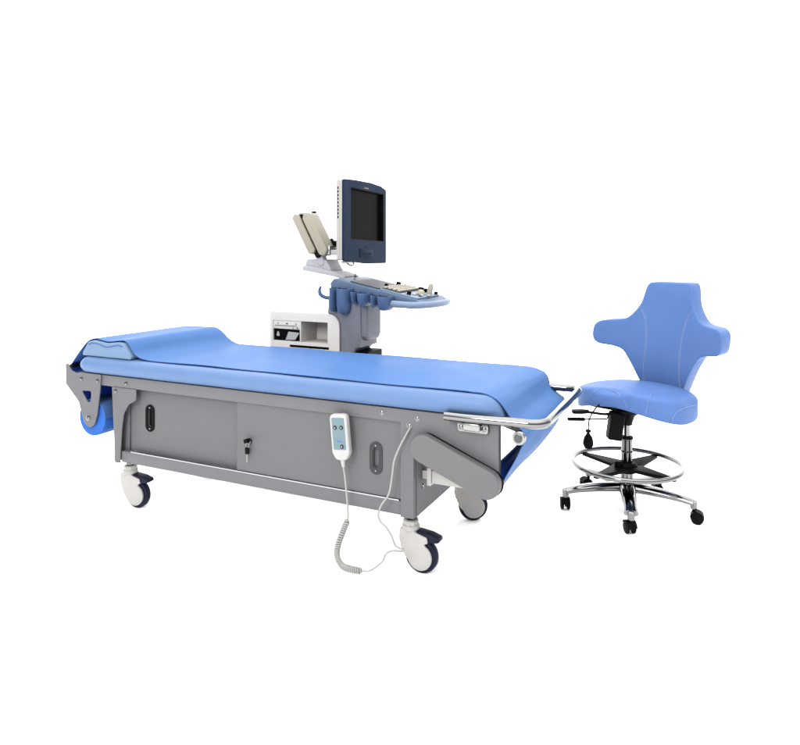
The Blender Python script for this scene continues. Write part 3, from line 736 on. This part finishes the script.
SEAMS = [[(-0.1167, -0.195, 0.5081), (-0.1043, -0.196, 0.5277), (-0.0877, -0.1849, 0.5416), (-0.0661, -0.1676, 0.5482), (-0.0288, -0.1671, 0.547), (0.0199, -0.1887, 0.5387), (0.0559, -0.2042, 0.5154), (0.0673, -0.2033, 0.4897)], [(0.2312, -0.1203, 0.4446), (0.2338, -0.1165, 0.4616), (0.2418, -0.1029, 0.4823), (0.2524, -0.0778, 0.494), (0.259, -0.0189, 0.4968), (0.2594, 0.0514, 0.4919)], [(0.1462, -0.1854, 0.4768), (0.15, -0.1839, 0.5009), (0.1539, -0.1804, 0.5282), (0.1458, -0.1481, 0.5442), (0.1339, -0.0895, 0.5456), (0.1394, -0.0415, 0.545), (0.1517, 0.0055, 0.5434), (0.167, 0.0725, 0.5394)]]
for pts in SEAMS: b.tube(smooth_open([SM @ Vector(p) for p in pts], 4), .0013, 6)
if SEAMS: b.build('seat_seam', 'seam', seat)

# backrest
DZ = -.010
hw = [(.0, 1.005), (.084, 1.005), (.104, .998), (.115, .975), (.130, .930), (.155, .885), (.185, .853), (.225, .842), (.278, .838), (.308, .822), (.316, .785), (.310, .745), (.286, .722), (.230, .712), (.190, .695), (.165, .660), (.138, .610), (.110, .550), (.084, .498), (.068, .485), (.0, .483)]
half = smooth_open([(x, z + (DZ if z < .96 else .016)) for x, z in hw], 4)
polyb = [(p.x, p.y) for p in half[1:-1]]
polyb = [(0, 1.021)] + polyb + [(0, .473)] + [(-x, z) for x, z in polyb[::-1]]
TK = .105
def bend(x, z): return -1.30 * x * x + .20 * (z - .60) + .08 * (z - .6) ** 2 * (1 if z > .6 else -1) + 1.1 * max(0, .68 - z) ** 2
def wb(v): return Vector((v.x, v.y + bend(v.x, v.z), v.z))
BM_ = Matrix.Translation(SO + SW @ Vector((.045, .168, 0))) @ SW
cuts = [(Vector((x, 0, 0)), Vector((1, 0, 0))) for x in [-.28 + .04 * k for k in range(15)]] + [(Vector((0, 0, z)), Vector((0, 0, 1))) for z in [.52 + .04 * k for k in range(12)]]
b = MB(); b.prism(polyb, 0, TK, bev=.016, seg=4, cuts=cuts, warp=wb, mx=BM_); bk = b.build('backrest', 'chair', ch, 55)
b = MB()
for sx in (-1, 1):
    pts = smooth_open([(sx * .140, .905), (sx * .112, .86), (sx * .095, .80), (sx * .088, .72), (sx * .090, .60), (sx * .094, .50)], 6)
    b.tube([BM_ @ Vector((p.x, bend(p.x, p.y) - .0006, p.y)) for p in pts], .0013, 6)
b.build('backrest_seam', 'seam', bk)
b = MB()
for sx in (-1, 1):
    pts = smooth_open([(sx * .133, .907), (sx * .105, .861), (sx * .088, .80), (sx * .081, .72), (sx * .083, .60), (sx * .087, .50)], 6)
    b.tube([BM_ @ Vector((p.x, bend(p.x, p.y) - .0003, p.y)) for p in pts], .0009, 6)
b.build('backrest_seam', 'seam', bk)
b = MB()
b.box(-.035, .035, TK - .03, TK + .015, .44, .62, .006, mx=BM_ @ Matrix.Translation((0, .015, 0))); b.box(-.035, .035, -.10, TK + .03, .455, .475, .005, mx=BM_); b.build('back_bracket', 'blkm', ch)

# ================================================================== light, camera
w = bpy.data.worlds.new('World'); S.world = w; w.use_nodes = True
nt = w.node_tree; bg = nt.nodes['Background']
tc = nt.nodes.new('ShaderNodeTexCoord'); sx = nt.nodes.new('ShaderNodeSeparateXYZ'); nt.links.new(tc.outputs['Generated'], sx.inputs[0])
# a white studio: bright everywhere except a band dimmed behind the camera for chrome contrast
def mrange(src, a, b_, c, d):
    n = nt.nodes.new('ShaderNodeMapRange'); n.interpolation_type = 'SMOOTHSTEP'
    for k, v in zip(('From Min', 'From Max', 'To Min', 'To Max'), (a, b_, c, d)): n.inputs[k].default_value = v
    nt.links.new(src, n.inputs['Value']); return n.outputs['Result']
def math_(op, a, b_):
    n = nt.nodes.new('ShaderNodeMath'); n.operation = op
    for i, v in enumerate((a, b_)):
        if isinstance(v, (int, float)): n.inputs[i].default_value = v
        else: nt.links.new(v, n.inputs[i])
    return n.outputs[0]
behind = mrange(sx.outputs['Y'], .15, .65, 1, 0)
low = mrange(sx.outputs['Z'], .35, .80, 1, 0)
zen = mrange(sx.outputs['Z'], .55, .95, 0, 1)
dark = math_('MULTIPLY', behind, low)
stv = math_('ADD', math_('SUBTRACT', 3.5, math_('MULTIPLY', dark, 2.7)), math_('MULTIPLY', zen, 3.0))
nt.links.new(stv, bg.inputs['Strength']); bg.inputs['Color'].default_value = (1, 1, 1, 1)

def area(name, loc, target, size, power, sy=None):
    l = bpy.data.lights.new(name, 'AREA'); l.energy = power; l.size = size
    if sy: l.shape = 'RECTANGLE'; l.size_y = sy
    o = bpy.data.objects.new(name, l); COL.objects.link(o); o.location = loc
    o.rotation_euler = (Vector(target) - Vector(loc)).to_track_quat('-Z', 'Y').to_euler(); return o
area('softbox_lamp', (-1.9, -.6, 2.6), (-.2, 2.8, .5), 1.2, 170)

cam = bpy.data.cameras.new('camera'); co = bpy.data.objects.new('camera', cam); COL.objects.link(co)
co.location = (0, 0, 1.19); co.rotation_euler = (PI / 2, 0, 0)
cam.sensor_width = 36; cam.lens = 670 / 800 * 36; cam.shift_y = -(372.5 - 248) / 800
cam.clip_start = .05; cam.clip_end = 500
S.camera = co
S.render.engine = 'CYCLES'
S.render.resolution_x = 1024; S.render.resolution_y = 954
S.cycles.max_bounces = 8; S.cycles.diffuse_bounces = 5
S.view_settings.view_transform = 'Standard'; S.view_settings.look = 'None'
S.view_settings.exposure = 0; S.view_settings.gamma = 1
